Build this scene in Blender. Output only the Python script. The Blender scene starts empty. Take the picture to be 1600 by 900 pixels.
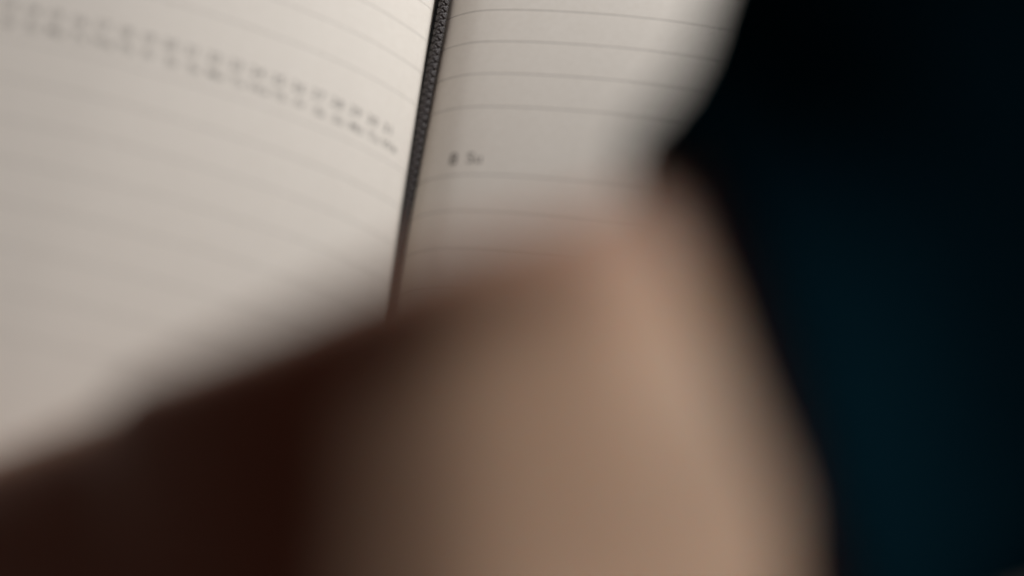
import bpy, bmesh, math, random
from mathutils import Vector, Matrix, Euler, noise

random.seed(4)
scene = bpy.context.scene
MM = 0.001

# ------------------------------------------------------------------ camera
cam_data = bpy.data.cameras.new('camera')
cam = bpy.data.objects.new('camera', cam_data)
scene.collection.objects.link(cam)
cam.location = (-19.03 * MM, -144.62 * MM, 206.06 * MM)
cam.rotation_euler = (math.radians(23.416), math.radians(-12.928), math.radians(6.444))
cam_data.lens = 50.0
cam_data.sensor_width = 36.0
cam_data.clip_start = 0.005
cam_data.clip_end = 50.0
cam_data.dof.use_dof = True
cam_data.dof.focus_distance = 0.2510
cam_data.dof.aperture_fstop = 3.2
scene.camera = cam

# ------------------------------------------------------------------ light
world = bpy.data.worlds.new('World')
scene.world = world
world.use_nodes = True
bg = world.node_tree.nodes['Background']
bg.inputs['Color'].default_value = (1.0, 0.50, 0.42, 1)
bg.inputs['Strength'].default_value = 0.028

def area_light(name, direction, distance, size, power, color, aim=(0, -0.04, 0.02)):
    ld = bpy.data.lights.new(name, 'AREA')
    ld.shape = 'RECTANGLE'
    ld.size, ld.size_y = size
    ld.energy = power
    ld.color = color
    lo = bpy.data.objects.new(name, ld)
    scene.collection.objects.link(lo)
    d = Vector(direction).normalized()
    lo.location = Vector(aim) + d * distance
    lo.rotation_euler = d.to_track_quat('Z', 'Y').to_euler()
    return lo

area_light('window_light', (0.44, 0.68, 0.56), 0.40, (0.20, 0.20), 1.90, (1.0, 0.985, 0.965))

def spot_light(name, direction, distance, aim, reach, radius, power, color):
    ld = bpy.data.lights.new(name, 'SPOT')
    ld.energy = power
    ld.color = color
    ld.shadow_soft_size = radius
    ld.spot_size = 2 * math.atan(reach / distance)
    ld.spot_blend = 0.9
    lo = bpy.data.objects.new(name, ld)
    scene.collection.objects.link(lo)
    d = Vector(direction).normalized()
    lo.location = Vector(aim) + d * distance
    lo.rotation_euler = d.to_track_quat('Z', 'Y').to_euler()
    return lo

# added unseen spot that brightens the wrist, cone kept narrow to spare the page
spot_light('added_wrist_spot', (0.90, -0.40, 0.42), 0.9, (0.002, -0.130, 0.130), 0.056, 0.02, 55.0, (0.90, 1.0, 0.97))

scene.view_settings.view_transform = 'Standard'
scene.view_settings.look = 'None'
scene.view_settings.exposure = 0.0
scene.view_settings.gamma = 1.0
scene.cycles.use_denoising = True

# ------------------------------------------------------------------ helpers
def tag(o, label=None, category=None, group=None, kind=None):
    for k, v in (('label', label), ('category', category), ('group', group), ('kind', kind)):
        if v:
            o[k] = v
    return o

def link(name, mesh, mat, parent=None, smooth=True):
    o = bpy.data.objects.new(name, mesh)
    scene.collection.objects.link(o)
    if mat:
        mesh.materials.clear()
        mesh.materials.append(mat)
    if smooth:
        for p in mesh.polygons:
            p.use_smooth = True
    if parent:
        o.parent = parent
    return o

def mesh_of(name, verts, faces):
    me = bpy.data.meshes.new(name)
    me.from_pydata([tuple(v) for v in verts], [], faces)
    me.validate()
    bm = bmesh.new(); bm.from_mesh(me)
    bmesh.ops.recalc_face_normals(bm, faces=bm.faces)
    bm.to_mesh(me); bm.free()
    return me

class Nodes:
    def __init__(self, name):
        self.mat = bpy.data.materials.new(name)
        self.mat.use_nodes = True
        self.t = self.mat.node_tree
        self.bsdf = self.t.nodes['Principled BSDF']
    def new(self, kind, **kw):
        n = self.t.nodes.new(kind)
        for k, v in kw.items():
            setattr(n, k, v)
        return n
    def link(self, a, b):
        self.t.links.new(a, b)
    def math(self, op, a, b=None, c=None):
        n = self.new('ShaderNodeMath', operation=op)
        for i, v in enumerate((a, b, c)):
            if v is None:
                continue
            if isinstance(v, (int, float)):
                n.inputs[i].default_value = v
            else:
                self.link(v, n.inputs[i])
        return n.outputs[0]
    def noise(self, scale, detail=4, vec=None, rough=0.6):
        n = self.new('ShaderNodeTexNoise')
        n.inputs['Scale'].default_value = scale
        n.inputs['Detail'].default_value = detail
        n.inputs['Roughness'].default_value = rough
        if vec is None:
            vec = self.new('ShaderNodeTexCoord').outputs['Object']
        self.link(vec, n.inputs['Vector'])
        return n.outputs[0]
    def ramp(self, fac, stops):
        n = self.new('ShaderNodeValToRGB')
        e = n.color_ramp.elements
        while len(e) < len(stops):
            e.new(0.5)
        for el, (p, c) in zip(e, stops):
            el.position = p
            el.color = (*c, 1)
        self.link(fac, n.inputs[0])
        return n.outputs[0]
    def bump(self, height, strength, distance):
        n = self.new('ShaderNodeBump')
        n.inputs['Strength'].default_value = strength
        n.inputs['Distance'].default_value = distance
        self.link(height, n.inputs['Height'])
        self.link(n.outputs[0], self.bsdf.inputs['Normal'])

PITCH = 6.5     # ruled line spacing in mm

def paper_material(name, ruled, line_alpha=0.5):
    N = Nodes(name)
    grain = N.noise(900, 5)
    col = N.ramp(grain, [(0.3, (0.765, 0.718, 0.655)), (0.7, (0.805, 0.76, 0.70))])
    if ruled:
        co = N.new('ShaderNodeTexCoord').outputs['Object']
        sep = N.new('ShaderNodeSeparateXYZ'); N.link(co, sep.inputs[0])
        k = N.math('DIVIDE', sep.outputs['Y'], -PITCH * MM)
        kr = N.math('ROUND', k)
        dist = N.math('ABSOLUTE', N.math('SUBTRACT', k, kr))           # in pitches
        line = N.math('LESS_THAN', dist, 0.0135)                        # about 0.18 mm wide
        # every ninth row carries the printed heading and has no rule
        m = N.math('FLOORED_MODULO', kr, 9.0)
        line = N.math('MULTIPLY', line, N.math('SUBTRACT', 1.0, N.math('COMPARE', m, 4.0, 0.1)))
        ink = N.noise(2500, 2)
        line = N.math('MULTIPLY', line, N.math('MULTIPLY_ADD', ink, 0.5, line_alpha - 0.25))
        mix = N.new('ShaderNodeMix', data_type='RGBA')
        N.link(line, mix.inputs[0]); N.link(col, mix.inputs[6])
        mix.inputs[7].default_value = (0.18, 0.16, 0.145, 1)
        col = mix.outputs[2]
    N.link(col, N.bsdf.inputs['Base Color'])
    N.bsdf.inputs['Roughness'].default_value = 0.72
    N.bsdf.inputs['Specular IOR Level'].default_value = 0.25
    N.bump(N.noise(1600, 4), 0.12, 0.0001)
    return N.mat

M = {}
M['page_left'] = paper_material('ruled_paper_faint', True, 0.46)
M['page_right'] = paper_material('ruled_paper', True, 0.62)
M['paper'] = paper_material('paper_edge', False)

N = Nodes('print_ink')
N.bsdf.inputs['Base Color'].default_value = (0.30, 0.28, 0.255, 1)
N.bsdf.inputs['Roughness'].default_value = 0.7
M['ink'] = N.mat

N = Nodes('cover_leatherette')
N.link(N.ramp(N.noise(300, 5), [(0.3, (0.012, 0.011, 0.012)), (0.7, (0.022, 0.02, 0.021))]), N.bsdf.inputs['Base Color'])
N.bsdf.inputs['Roughness'].default_value = 0.5
N.bump(N.noise(1200, 4), 0.4, 0.0003)
M['cover'] = N.mat

N = Nodes('braided_thread')
N.link(N.ramp(N.noise(4000, 3), [(0.3, (0.008, 0.0050, 0.0055)), (0.7, (0.055, 0.041, 0.043))]), N.bsdf.inputs['Base Color'])
N.bsdf.inputs['Roughness'].default_value = 0.42
N.bsdf.inputs['Sheen Weight'].default_value = 0.3
M['cord'] = N.mat

N = Nodes('skin')
N.link(N.ramp(N.noise(90, 6), [(0.3, (0.455, 0.268, 0.186)), (0.7, (0.525, 0.320, 0.230))]), N.bsdf.inputs['Base Color'])
N.bsdf.inputs['Roughness'].default_value = 0.55
N.bsdf.inputs['Specular IOR Level'].default_value = 0.35
N.bsdf.inputs['Subsurface Weight'].default_value = 0.6
N.bsdf.inputs['Subsurface Radius'].default_value = (1.0, 0.35, 0.2)
N.bsdf.inputs['Subsurface Scale'].default_value = 0.004
N.bump(N.noise(700, 5), 0.25, 0.0004)
M['skin'] = N.mat

N = Nodes('finger_nail')
N.bsdf.inputs['Base Color'].default_value = (0.56, 0.37, 0.31, 1)
N.bsdf.inputs['Roughness'].default_value = 0.3
M['nail'] = N.mat

N = Nodes('navy_wool')
N.link(N.ramp(N.noise(600, 5), [(0.3, (0.0010, 0.0066, 0.0108)), (0.7, (0.0018, 0.0112, 0.0178))]), N.bsdf.inputs['Base Color'])
N.bsdf.inputs['Roughness'].default_value = 0.9
N.bsdf.inputs['Specular IOR Level'].default_value = 0.0
N.bump(N.noise(1500, 4), 0.6, 0.0006)
M['navy'] = N.mat

N = Nodes('dark_wood')
co = N.new('ShaderNodeTexCoord').outputs['Object']
mp = N.new('ShaderNodeMapping'); N.link(co, mp.inputs[0]); mp.inputs['Scale'].default_value = (1.2, 14, 1)
N.link(N.ramp(N.noise(9, 8, mp.outputs[0]), [(0.3, (0.022, 0.012, 0.008)), (0.7, (0.055, 0.030, 0.019))]), N.bsdf.inputs['Base Color'])
N.bsdf.inputs['Roughness'].default_value = 0.5
M['wood'] = N.mat

# ------------------------------------------------------------------ table
TABLE_Z = -8.0
def box(name, lo, hi, mat, parent=None, bevel=0.0):
    bm = bmesh.new()
    bmesh.ops.create_cube(bm, size=1.0)
    lo, hi = Vector(lo) * MM, Vector(hi) * MM
    for v in bm.verts:
        v.co = Vector([lo[i] + (v.co[i] + 0.5) * (hi[i] - lo[i]) for i in range(3)])
    if bevel:
        bmesh.ops.bevel(bm, geom=bm.edges[:], offset=bevel * MM, segments=3, affect='EDGES', profile=0.6)
    me = bpy.data.meshes.new(name); bm.to_mesh(me); bm.free()
    return link(name, me, mat, parent, smooth=False)

tag(box('table', (-600, -450, TABLE_Z - 30), (700, 600, TABLE_Z), M['wood'], bevel=2.0), kind='structure')

# ------------------------------------------------------------------ diary
Y_TOP, Y_BOT = 78.0, -132.0
RIGHT = [(-0.5, -4.2), (-0.1, -2.4), (0.35, -1.0), (1.0, 0.35), (2.5, 2.1), (4.9, 4.14), (7.4, 5.5), (10.2, 6.69), (15.4, 8.52), (20.6, 10.05), (25.8, 11.42),
         (31.1, 12.62), (36.3, 13.62), (41.5, 14.4), (60, 16.2), (80, 16.6), (105, 15.4), (130, 12.8)]
LEFT = [(-1.6, -4.2), (-1.9, -2.2), (-2.15, -0.4), (-2.38, 0.8), (-2.75, 1.85), (-4.0, 2.95), (-6.2, 4.45), (-8.9, 6.16), (-12, 7.85), (-15.1, 9.19), (-21.3, 11.39), (-27.5, 13.06),
        (-33.7, 14.4), (-39.9, 15.51), (-46.1, 16.4), (-52.3, 16.96), (-70, 17.3), (-90, 16.2), (-112, 14.2), (-130, 12.0)]

def catmull(pts, per):
    out = []
    P = [Vector(p) for p in pts]
    P = [P[0] * 2 - P[1]] + P + [P[-1] * 2 - P[-2]]
    for i in range(1, len(P) - 2):
        p0, p1, p2, p3 = P[i - 1:i + 3]
        def kn(a, b, t): return t + max((b - a).length, 1e-6) ** 0.5
        t0 = 0; t1 = kn(p0, p1, t0); t2 = kn(p1, p2, t1); t3 = kn(p2, p3, t2)
        for k in range(per):
            t = t1 + (t2 - t1) * k / per
            a1 = p0 * ((t1 - t) / (t1 - t0)) + p1 * ((t - t0) / (t1 - t0))
            a2 = p1 * ((t2 - t) / (t2 - t1)) + p2 * ((t - t1) / (t2 - t1))
            a3 = p2 * ((t3 - t) / (t3 - t2)) + p3 * ((t - t2) / (t3 - t2))
            b1 = a1 * ((t2 - t) / (t2 - t0)) + a2 * ((t - t0) / (t2 - t0))
            b2 = a2 * ((t3 - t) / (t3 - t1)) + a3 * ((t - t1) / (t3 - t1))
            out.append(b1 * ((t2 - t) / (t2 - t1)) + b2 * ((t - t1) / (t2 - t1)))
    out.append(P[-2])
    return out

PROFILE = {'R': catmull(RIGHT, 4), 'L': catmull(LEFT, 4)}

def surf(side, i, y, drop=0.0):
    """point of the page surface at profile sample i and height y, in mm"""
    p = PROFILE[side][i]
    reach = min(1.0, abs(p.x) / 40.0)
    wave = reach * 0.55 * noise.noise(Vector((p.x / 60.0, y / 70.0, 3.0 if side == 'R' else 9.0)))
    return Vector((p.x, y, p.y + wave - drop))

def arc_point(side, x, y, lift=0.03):
    """surface point and tangent at horizontal position x"""
    pr = PROFILE[side]
    for i in range(8, len(pr) - 1):
        a, b = pr[i], pr[i + 1]
        if (a.x - x) * (b.x - x) <= 0 and a.x != b.x:
            t = (x - a.x) / (b.x - a.x)
            A, B = surf(side, i, y), surf(side, i + 1, y)
            tan = (B - A).normalized()
            if tan.x < 0:
                tan = -tan
            nor = Vector((-tan.z, 0, tan.x))
            return A.lerp(B, t) + nor * lift, tan
    raise ValueError(x)

YS = [Y_BOT + (Y_TOP - Y_BOT) * j / 64 for j in range(65)]

def sheet(name, side, mat, parent, thick, inset=0.0, base=None, drop=0.0):
    """a curved sheet of paper (or, with base, the whole block of leaves under it)"""
    n = len(PROFILE[side])
    m = len(YS)
    lo, hi = Y_BOT + inset, Y_TOP - inset
    ys = [lo + (hi - lo) * j / (m - 1) for j in range(m)]
    V, F = [], []
    for y in ys:
        for i in range(n):
            V.append(surf(side, i, y, drop) * MM)
    for y in ys:
        for i in range(n):
            p = surf(side, i, y, drop)
            if base is None:
                a = PROFILE[side][max(i - 1, 0)]; b = PROFILE[side][min(i + 1, n - 1)]
                t = (b - a).normalized()
                nn = Vector((-t.y, 0, t.x)) if side == 'R' else Vector((t.y, 0, -t.x))
                q = p - nn * thick
            else:
                q = Vector((p.x * (1.0 if i < n - 1 else 1.0), y, min(base, p.z - 0.2)))
            V.append(q * MM)
    o = n * m
    for j in range(m - 1):
        for i in range(n - 1):
            a, b, c, d = j * n + i, j * n + i + 1, (j + 1) * n + i + 1, (j + 1) * n + i
            F.append((a, b, c, d)); F.append((o + d, o + c, o + b, o + a))
    for j in range(m - 1):
        for i in (0, n - 1):
            a, d = j * n + i, (j + 1) * n + i
            F.append((a, d, o + d, o + a))
    for i in range(n - 1):
        for j in (0, m - 1):
            a, b = j * n + i, j * n + i + 1
            F.append((a, b, o + b, o + a))
    return link(name, mesh_of(name, V, F), mat, parent)

diary = bpy.data.objects.new('diary', None)
scene.collection.objects.link(diary)
diary.empty_display_size = 0.02
tag(diary, 'open diary with curved ruled cream pages and a dark braided bookmark cord', 'diary')

COVER_TOP = TABLE_Z + 2.6
cover = box('cover', (-134, Y_BOT - 4, TABLE_Z + 0.05), (134, Y_TOP + 4, COVER_TOP), M['cover'], diary, bevel=0.9)
page_l = sheet('page', 'L', M['page_left'], diary, 0.09)
page_r = sheet('page', 'R', M['page_right'], diary, 0.09)
sheet('page_block', 'L', M['paper'], diary, 0, inset=0.4, base=COVER_TOP + 0.1, drop=0.35)
sheet('page_block', 'R', M['paper'], diary, 0, inset=0.4, base=COVER_TOP + 0.1, drop=0.35)

# printed figures, laid on the curved paper
def print_text(items, side, name, parent, size, weight):
    """items: (text, x, y) with x, y the centre in mm"""
    V, F = [], []
    for text, x, y in items:
        cu = bpy.data.curves.new('t', 'FONT')
        cu.body = text
        cu.size = size
        cu.align_x = 'CENTER'
        cu.align_y = 'CENTER'
        cu.offset = weight
        cu.resolution_u = 3
        ob = bpy.data.objects.new('t', cu)
        scene.collection.objects.link(ob)
        dg = bpy.context.evaluated_depsgraph_get()
        me = bpy.data.meshes.new_from_object(ob.evaluated_get(dg))
        o = len(V)
        p, tan = arc_point(side, x, y)
        for v in me.vertices:
            q, _ = arc_point(side, x + v.co.x * tan.x, y + v.co.y)
            V.append(q * MM)
        for f in me.polygons:
            F.append([o + k for k in f.vertices])
        bpy.data.objects.remove(ob); bpy.data.curves.remove(cu); bpy.data.meshes.remove(me)
    me = bpy.data.meshes.new(name)
    me.from_pydata([tuple(v) for v in V], [], F)
    return link(name, me, M['ink'], parent, smooth=False)

def march(side, x0, step, count):
    xs, x = [], x0
    for _ in range(count):
        xs.append(x)
        _, tan = arc_point(side, x, -27)
        x -= step * tan.x
    return xs

days = ['Mo', 'Tu', 'We', 'Th', 'Fr', 'Sa', 'Su']
row = [(str(31 - k), x, -27.0) for k, x in enumerate(march('L', -6.6, 3.42, 24))]
row2 = [(days[(30 - k) % 7], x, -29.75) for k, x in enumerate(march('L', -6.0, 3.42, 24))]
print_text(row, 'L', 'printed_dates', page_l, 2.3, 0.02)
print_text(row2, 'L', 'printed_weekdays', page_l, 2.1, 0.02)
print_text([('8', 4.75, -29.5)], 'R', 'printed_number', page_r, 3.1, 0.08)
print_text([('Su', 7.95, -29.45)], 'R', 'printed_weekday', page_r, 2.9, 0.02)

# braided bookmark cord lying in the gutter
def cord_axis(y):
    t = max(0.0, min(1.0, (-y) / 60.0))
    return Vector((-0.46 - 0.80 * t + 0.08 * math.sin(y / 9.0), y, 0.20 - 4.2 * t))

V, F = [], []
RAD, PITCH_C, STR = 0.52, 2.9, 0.26
steps = int((Y_TOP + 3 - Y_BOT) / PITCH_C * 22)
for hand in (1, -1):
    for s in range(4):
        base = len(V)
        path = []
        for i in range(steps + 1):
            y = Y_BOT + (Y_TOP + 3 - Y_BOT) * i / steps
            th = hand * 2 * math.pi * (y / PITCH_C) + s * math.pi / 2 + (0.4 if hand < 0 else 0)
            over = math.sin(2 * math.pi * (y / PITCH_C) * 4 + s * math.pi + (0 if hand > 0 else math.pi))
            r = RAD + 0.20 * over
            c = cord_axis(y)
            path.append(c + Vector((r * 1.12 * math.cos(th), 0, r * math.sin(th))))
        for i, p in enumerate(path):
            t = (path[min(i + 1, steps)] - path[max(i - 1, 0)]).normalized()
            c = cord_axis(p.y)
            nr = (p - c); nr -= t * nr.dot(t); nr.normalize()
            b = t.cross(nr)
            for k in range(6):
                a = k * math.pi / 3
                V.append((p + (nr * math.cos(a) * 0.75 + b * math.sin(a) * 0.95) * STR) * MM)
        for i in range(steps):
            for k in range(6):
                F.append((base + i * 6 + k, base + i * 6 + (k + 1) % 6, base + (i + 1) * 6 + (k + 1) % 6, base + (i + 1) * 6 + k))
me = bpy.data.meshes.new('bookmark_cord')
me.from_pydata([tuple(v) for v in V], [], F)
link('bookmark_cord', me, M['cord'], diary)

# ------------------------------------------------------------------ the reader's arm
# laid out in a frame whose first axis runs to the right across the hand, the second
# away over the book and the third up; origin and turn measured from the photograph
FRAME = Matrix.Translation(Vector((-19.03, -144.62, 206.06))) @ Euler((math.radians(23.416), math.radians(-12.928), math.radians(6.444))).to_matrix().to_4x4()
def W3(x, y, d):
    return FRAME @ Vector((x, y, -d))

def hull(bm, spheres):
    verts = []
    for c, r in spheres:
        ret = bmesh.ops.create_icosphere(bm, subdivisions=2, radius=r * MM, matrix=Matrix.Translation(c * MM))
        verts += ret['verts']
    bmesh.ops.convex_hull(bm, input=verts, use_existing_faces=False)
    # keep only the hull
    inner = [v for v in verts if v.is_valid and not v.link_faces]
    bmesh.ops.delete(bm, geom=inner, context='VERTS')

def separate_hull(target, spheres):
    bm = bmesh.new()
    for c, r in spheres:
        bmesh.ops.create_icosphere(bm, subdivisions=2, radius=r * MM, matrix=Matrix.Translation(c * MM))
    pts = [v.co.copy() for v in bm.verts]
    bm.free()
    bm = bmesh.new()
    vs = [bm.verts.new(p) for p in pts]
    ret = bmesh.ops.convex_hull(bm, input=vs)
    bmesh.ops.delete(bm, geom=[v for v in bm.verts if not v.link_faces], context='VERTS')
    off = len(target[0])
    bm.verts.index_update()
    target[0].extend([v.co.copy() for v in bm.verts])
    for f in bm.faces:
        target[1].append([off + v.index for v in f.verts])
    bm.free()

def unit(*v): return Vector(v).normalized()

WRIST = Vector((13.0, -20.6, 134.0))              # x, y, depth
ARM = unit(0.72, 0.58, 0.32)                      # wrist to elbow
HAND = unit(-0.76, -0.36, 0.55)                   # wrist to knuckles
ACROSS = unit(0.22, -0.92, 0.34)                   # little finger side to thumb side
ACROSS_ARM = unit(0.55, -0.78, 0.34)
ACROSS_ARM = (ACROSS_ARM - ARM * ACROSS_ARM.dot(ARM)).normalized()
BEND = Vector((-15.0, -4.0, -13.0))
RIDGE = unit(-0.25, -0.90, 0.42)              # along the bend of the wrist

SIZE = 0.88                                       # a slender arm
HOME = Vector((11.5, -17.5, 118.0))               # where its wrist is held
def P(v):
    q = HOME + (v - WRIST) * SIZE
    return W3(q.x, q.y, q.z)

body = ([], [])
def bone(*spheres):
    separate_hull(body, [(P(c), r * SIZE) for c, r in spheres])

elbow = WRIST + ARM * 235
shoulder = elbow + unit(0.90, -0.10, 0.25) * 270
# forearm
def ring(c, half, r): return [(c + ACROSS_ARM * half, r), (c - ACROSS_ARM * half, r)]
bone(*(ring(WRIST + ARM * 45, 8, 15.5) + ring(WRIST + ARM * 150, 9, 25)))
bone(*(ring(WRIST + ARM * 150, 9, 25) + ring(elbow, 8, 30)))
bone((elbow, 34), (shoulder, 46))
# palm: knuckles from little finger (0) to index finger (3)
side = [-28.0, -9.5, 9.5, 28.0]
length = [100.0, 95.0, 100.0, 98.0]
dome = [4.0, 0.0, -1.5, 1.0]                      # depth of each knuckle
knuckle = [WRIST + HAND * length[i] + ACROSS * side[i] + Vector((0, 0, dome[i])) for i in range(4)]
krad = [8.0, 10.5, 11.5, 11.0]
# the wrist bends in a smooth arc from the forearm into the back of the hand
def arc(t):
    a, b, c = WRIST + ARM * 40, WRIST + BEND, WRIST + HAND * 60
    return a * (1 - t) ** 2 + b * (2 * t * (1 - t)) + c * t ** 2
prev = None
for k in range(11):
    t = k / 10
    ac = ACROSS_ARM.lerp(RIDGE, min(1, t * 2)).lerp(ACROSS, max(0, t * 2 - 1)).normalized()
    half = 8 + 12 * t ** 1.5
    r = 18.6 - 3.1 * t + 2.2 * math.sin(math.pi * min(1, t * 1.2)) - 2.5 * t
    lift = max(0.0, min(1.0, (t - 0.28) / 0.28))
    thin = 6.5 * (1 - lift) + 8.0 * lift
    edge = half * (1.12 + 0.25 * t) + 2.6 + 0.6 * t + 3.0 * math.sin(math.pi * t) - 4.6 * math.exp(-((t - 0.3) / 0.22) ** 2) + (thin - 4.0) * 0.9 * lift - 1.5 * (1 - lift) - 4.0 * max(0.0, (t - 0.45) / 0.55)
    cur = [(arc(t) + ac * half * 1.25, r), (arc(t) + ac * half * 0.3, r + 0.8), (arc(t) - ac * edge + Vector((0, 0, -6.0 * lift)), r - thin)]
    if prev:
        bone(*(prev + cur))
    prev = cur
for i in range(4):
    bone((arc(0.9) + ACROSS * (side[i] * 0.62), 13 if i else 8.5), (knuckle[i], krad[i]))
for i in range(3):
    bone((arc(0.9) + ACROSS * (side[i] * 0.62), 12.5 if i else 8.5), (arc(0.9) + ACROSS * (side[i + 1] * 0.62), 12.5), (knuckle[i], krad[i] - 1), (knuckle[i + 1], krad[i + 1] - 1))
# fingers, bent down towards the paper
flen = [(33, 20, 18), (41, 26, 20), (45, 29, 21), (41, 25, 20)]
frad = [(7.6, 7.0, 6.5, 5.9), (8.4, 7.8, 7.2, 6.5), (8.7, 8.1, 7.5, 6.8), (8.7, 8.1, 7.4, 6.6)]
DOWN = Vector((0.10, -0.15, 0.98)).normalized()
nails = []
for i in range(4):
    d0 = (HAND + ACROSS * (0.13 * (i - 1.5))).normalized()
    p = knuckle[i]
    bend = [0.15, 0.42, 0.60]
    for k in range(3):
        d = (d0 * (1 - bend[k]) + DOWN * bend[k]).normalized()
        q = p + d * flen[i][k]
        bone((p, frad[i][k]), (q, frad[i][k + 1]))
        if k == 2:
            nails.append((q, d, frad[i][3]))
        p = q
bone((arc(0.95) - ACROSS * 24, 8.5), (knuckle[0], 8), (knuckle[0] + HAND * 26, 7.5))
# thumb, leaving the side of the palm near its base
t0 = WRIST + HAND * 14 + ACROSS * 14 + Vector((0, 0, 6))
t1 = WRIST + HAND * 46 + ACROSS * 42 + Vector((0, 0, 16))
t2 = t1 + (HAND * 0.9 + ACROSS * 0.25 + Vector((0, 0, 0.3))).normalized() * 34
t3 = t2 + (HAND * 0.95 - ACROSS * 0.10 + Vector((0, 0, 0.35))).normalized() * 25
bone((t0, 14), (t1, 11.5)); bone((t1, 11.5), (t2, 10)); bone((t2, 10), (t3, 7.5))
bone((t0, 13), (t1, 10), (WRIST + HAND * 55 + ACROSS * 26 + Vector((0, 0, 4)), 9))

def remeshed(name, data, voxel, smooth):
    me = bpy.data.meshes.new(name)
    me.from_pydata([tuple(v) for v in data[0]], [], data[1])
    ob = bpy.data.objects.new(name, me)
    scene.collection.objects.link(ob)
    m = ob.modifiers.new('r', 'REMESH'); m.mode = 'VOXEL'; m.voxel_size = voxel; m.use_smooth_shade = True
    m = ob.modifiers.new('s', 'SMOOTH'); m.factor = 0.5; m.iterations = smooth
    dg = bpy.context.evaluated_depsgraph_get()
    out = bpy.data.meshes.new_from_object(ob.evaluated_get(dg))
    bpy.data.objects.remove(ob); bpy.data.meshes.remove(me)
    out.name = name
    return out

person = link('person', remeshed('person', body, 0.0014, 26), M['skin'])
tag(person, 'right hand and forearm in a dark navy sleeve held over the diary', 'person')

for q, d, r in nails:
    V, F = [], []
    up = -DOWN
    up = (up - d * up.dot(d)).normalized()
    sd = d.cross(up).normalized()
    nu, nv = 8, 8
    for a in range(nv + 1):
        for b in range(nu + 1):
            u = (b / nu - 0.5) * 2; v = a / nv
            w = 0.72 * r * (1 - 0.25 * max(0, v - 0.7) / 0.3)
            ang = u * 0.85
            p = q + d * (r * (-0.9 + 1.75 * v)) + sd * (w * math.sin(ang) / math.sin(0.85)) + up * (r * (0.98 * math.cos(ang) - 0.10 * v * v + 0.02))
            V.append(P(p) * MM)
    for a in range(nv):
        for b in range(nu):
            F.append((a * (nu + 1) + b, a * (nu + 1) + b + 1, (a + 1) * (nu + 1) + b + 1, (a + 1) * (nu + 1) + b))
    o = link('fingernail', mesh_of('fingernail', V, F), M['nail'], person)
    sm = o.modifiers.new('thickness', 'SOLIDIFY'); sm.thickness = 0.0004

# sleeve: a loose tube of thick cloth, gathered behind its cuff
SEC = [  # distance along the arm, half width across, half depth
    (12.0, 27.5, 18.8), (13.5, 28.2, 19.5), (17.5, 28.8, 19.8), (22, 29.8, 20.2), (28, 32.5, 20.8), (34, 35.0, 22.0), (43, 37.0, 24.0), (57, 38.5, 26.5),
    (76, 41, 30), (100, 44, 33), (130, 46, 36), (160, 48, 40), (200, 51, 44), (235, 52, 48)]
def sleeve_tube():
    V, F = [], []
    rows = []
    NS = 96
    path = []
    spl = catmull([(a, b) for a, b, c in SEC], 6)
    spl2 = catmull([(a, c) for a, b, c in SEC], 6)
    for p, q in zip(spl, spl2):
        path.append((p.x, p.y, q.y))
    depth_dir = ARM.cross(ACROSS_ARM).normalized()
    if depth_dir.z > 0:
        depth_dir = -depth_dir                       # towards the reader's eye
    for s, hw, hd in path:
        r = []
        for k in range(NS):
            a = 2 * math.pi * k / NS
            # the hem slants: further forward on the back of the hand
            slant = 7.0 * math.sin(a) * max(0.0, 1 - (s - 9) / 40)
            amp = 0.3 + 2.2 * min(1.0, max(0.0, (s - 18) / 25))
            fold = amp * noise.noise(Vector((math.cos(a) * 1.6, math.sin(a) * 1.6, s / 17.0)))
            c = WRIST + ARM * (s - slant - (7.5 if math.cos(a) < 0 else 7.0) * math.cos(a) * max(0.0, 1 - (s - 10) / 60))
            ca, sa = math.cos(a), math.sin(a)
            k4 = (abs(ca) ** 2.6 + abs(sa) ** 2.6) ** (-1 / 2.6)
            r.append(P(c + ACROSS_ARM * (ca * k4 * (hw + fold)) + depth_dir * (sa * k4 * (hd + fold))))
        rows.append(r)
    # bend at the elbow and on to the shoulder
    up = (shoulder - elbow).normalized()
    e_across = (ACROSS_ARM - up * ACROSS_ARM.dot(up)).normalized()
    e_depth = up.cross(e_across).normalized()
    if e_depth.dot(depth_dir) < 0:
        e_depth = -e_depth
    for k in range(1, 26):
        t = k / 25
        mixv = min(1.0, t * 4)
        c = elbow + up * (270 * t)
        ax = ARM.lerp(up, mixv).normalized()
        ac = (ACROSS_ARM.lerp(e_across, mixv)).normalized(); dp = depth_dir.lerp(e_depth, mixv).normalized()
        r = []
        for j in range(NS):
            a = 2 * math.pi * j / NS
            fold = 2.6 * noise.noise(Vector((math.cos(a) * 1.6, math.sin(a) * 1.6, 20 + t * 12)))
            r.append(P(c + ac * (math.cos(a) * (53 + 10 * t + fold)) + dp * (math.sin(a) * (50 + 10 * t + fold))))
        rows.append(r)
    for r in rows:
        V += [p * MM for p in r]
    for i in range(len(rows) - 1):
        for k in range(NS):
            F.append((i * NS + k, i * NS + (k + 1) % NS, (i + 1) * NS + (k + 1) % NS, (i + 1) * NS + k))
    return mesh_of('jacket_sleeve', V, F)

sl = link('jacket_sleeve', sleeve_tube(), M['navy'], person)
sm = sl.modifiers.new('thickness', 'SOLIDIFY'); sm.thickness = 0.0016; sm.offset = -1
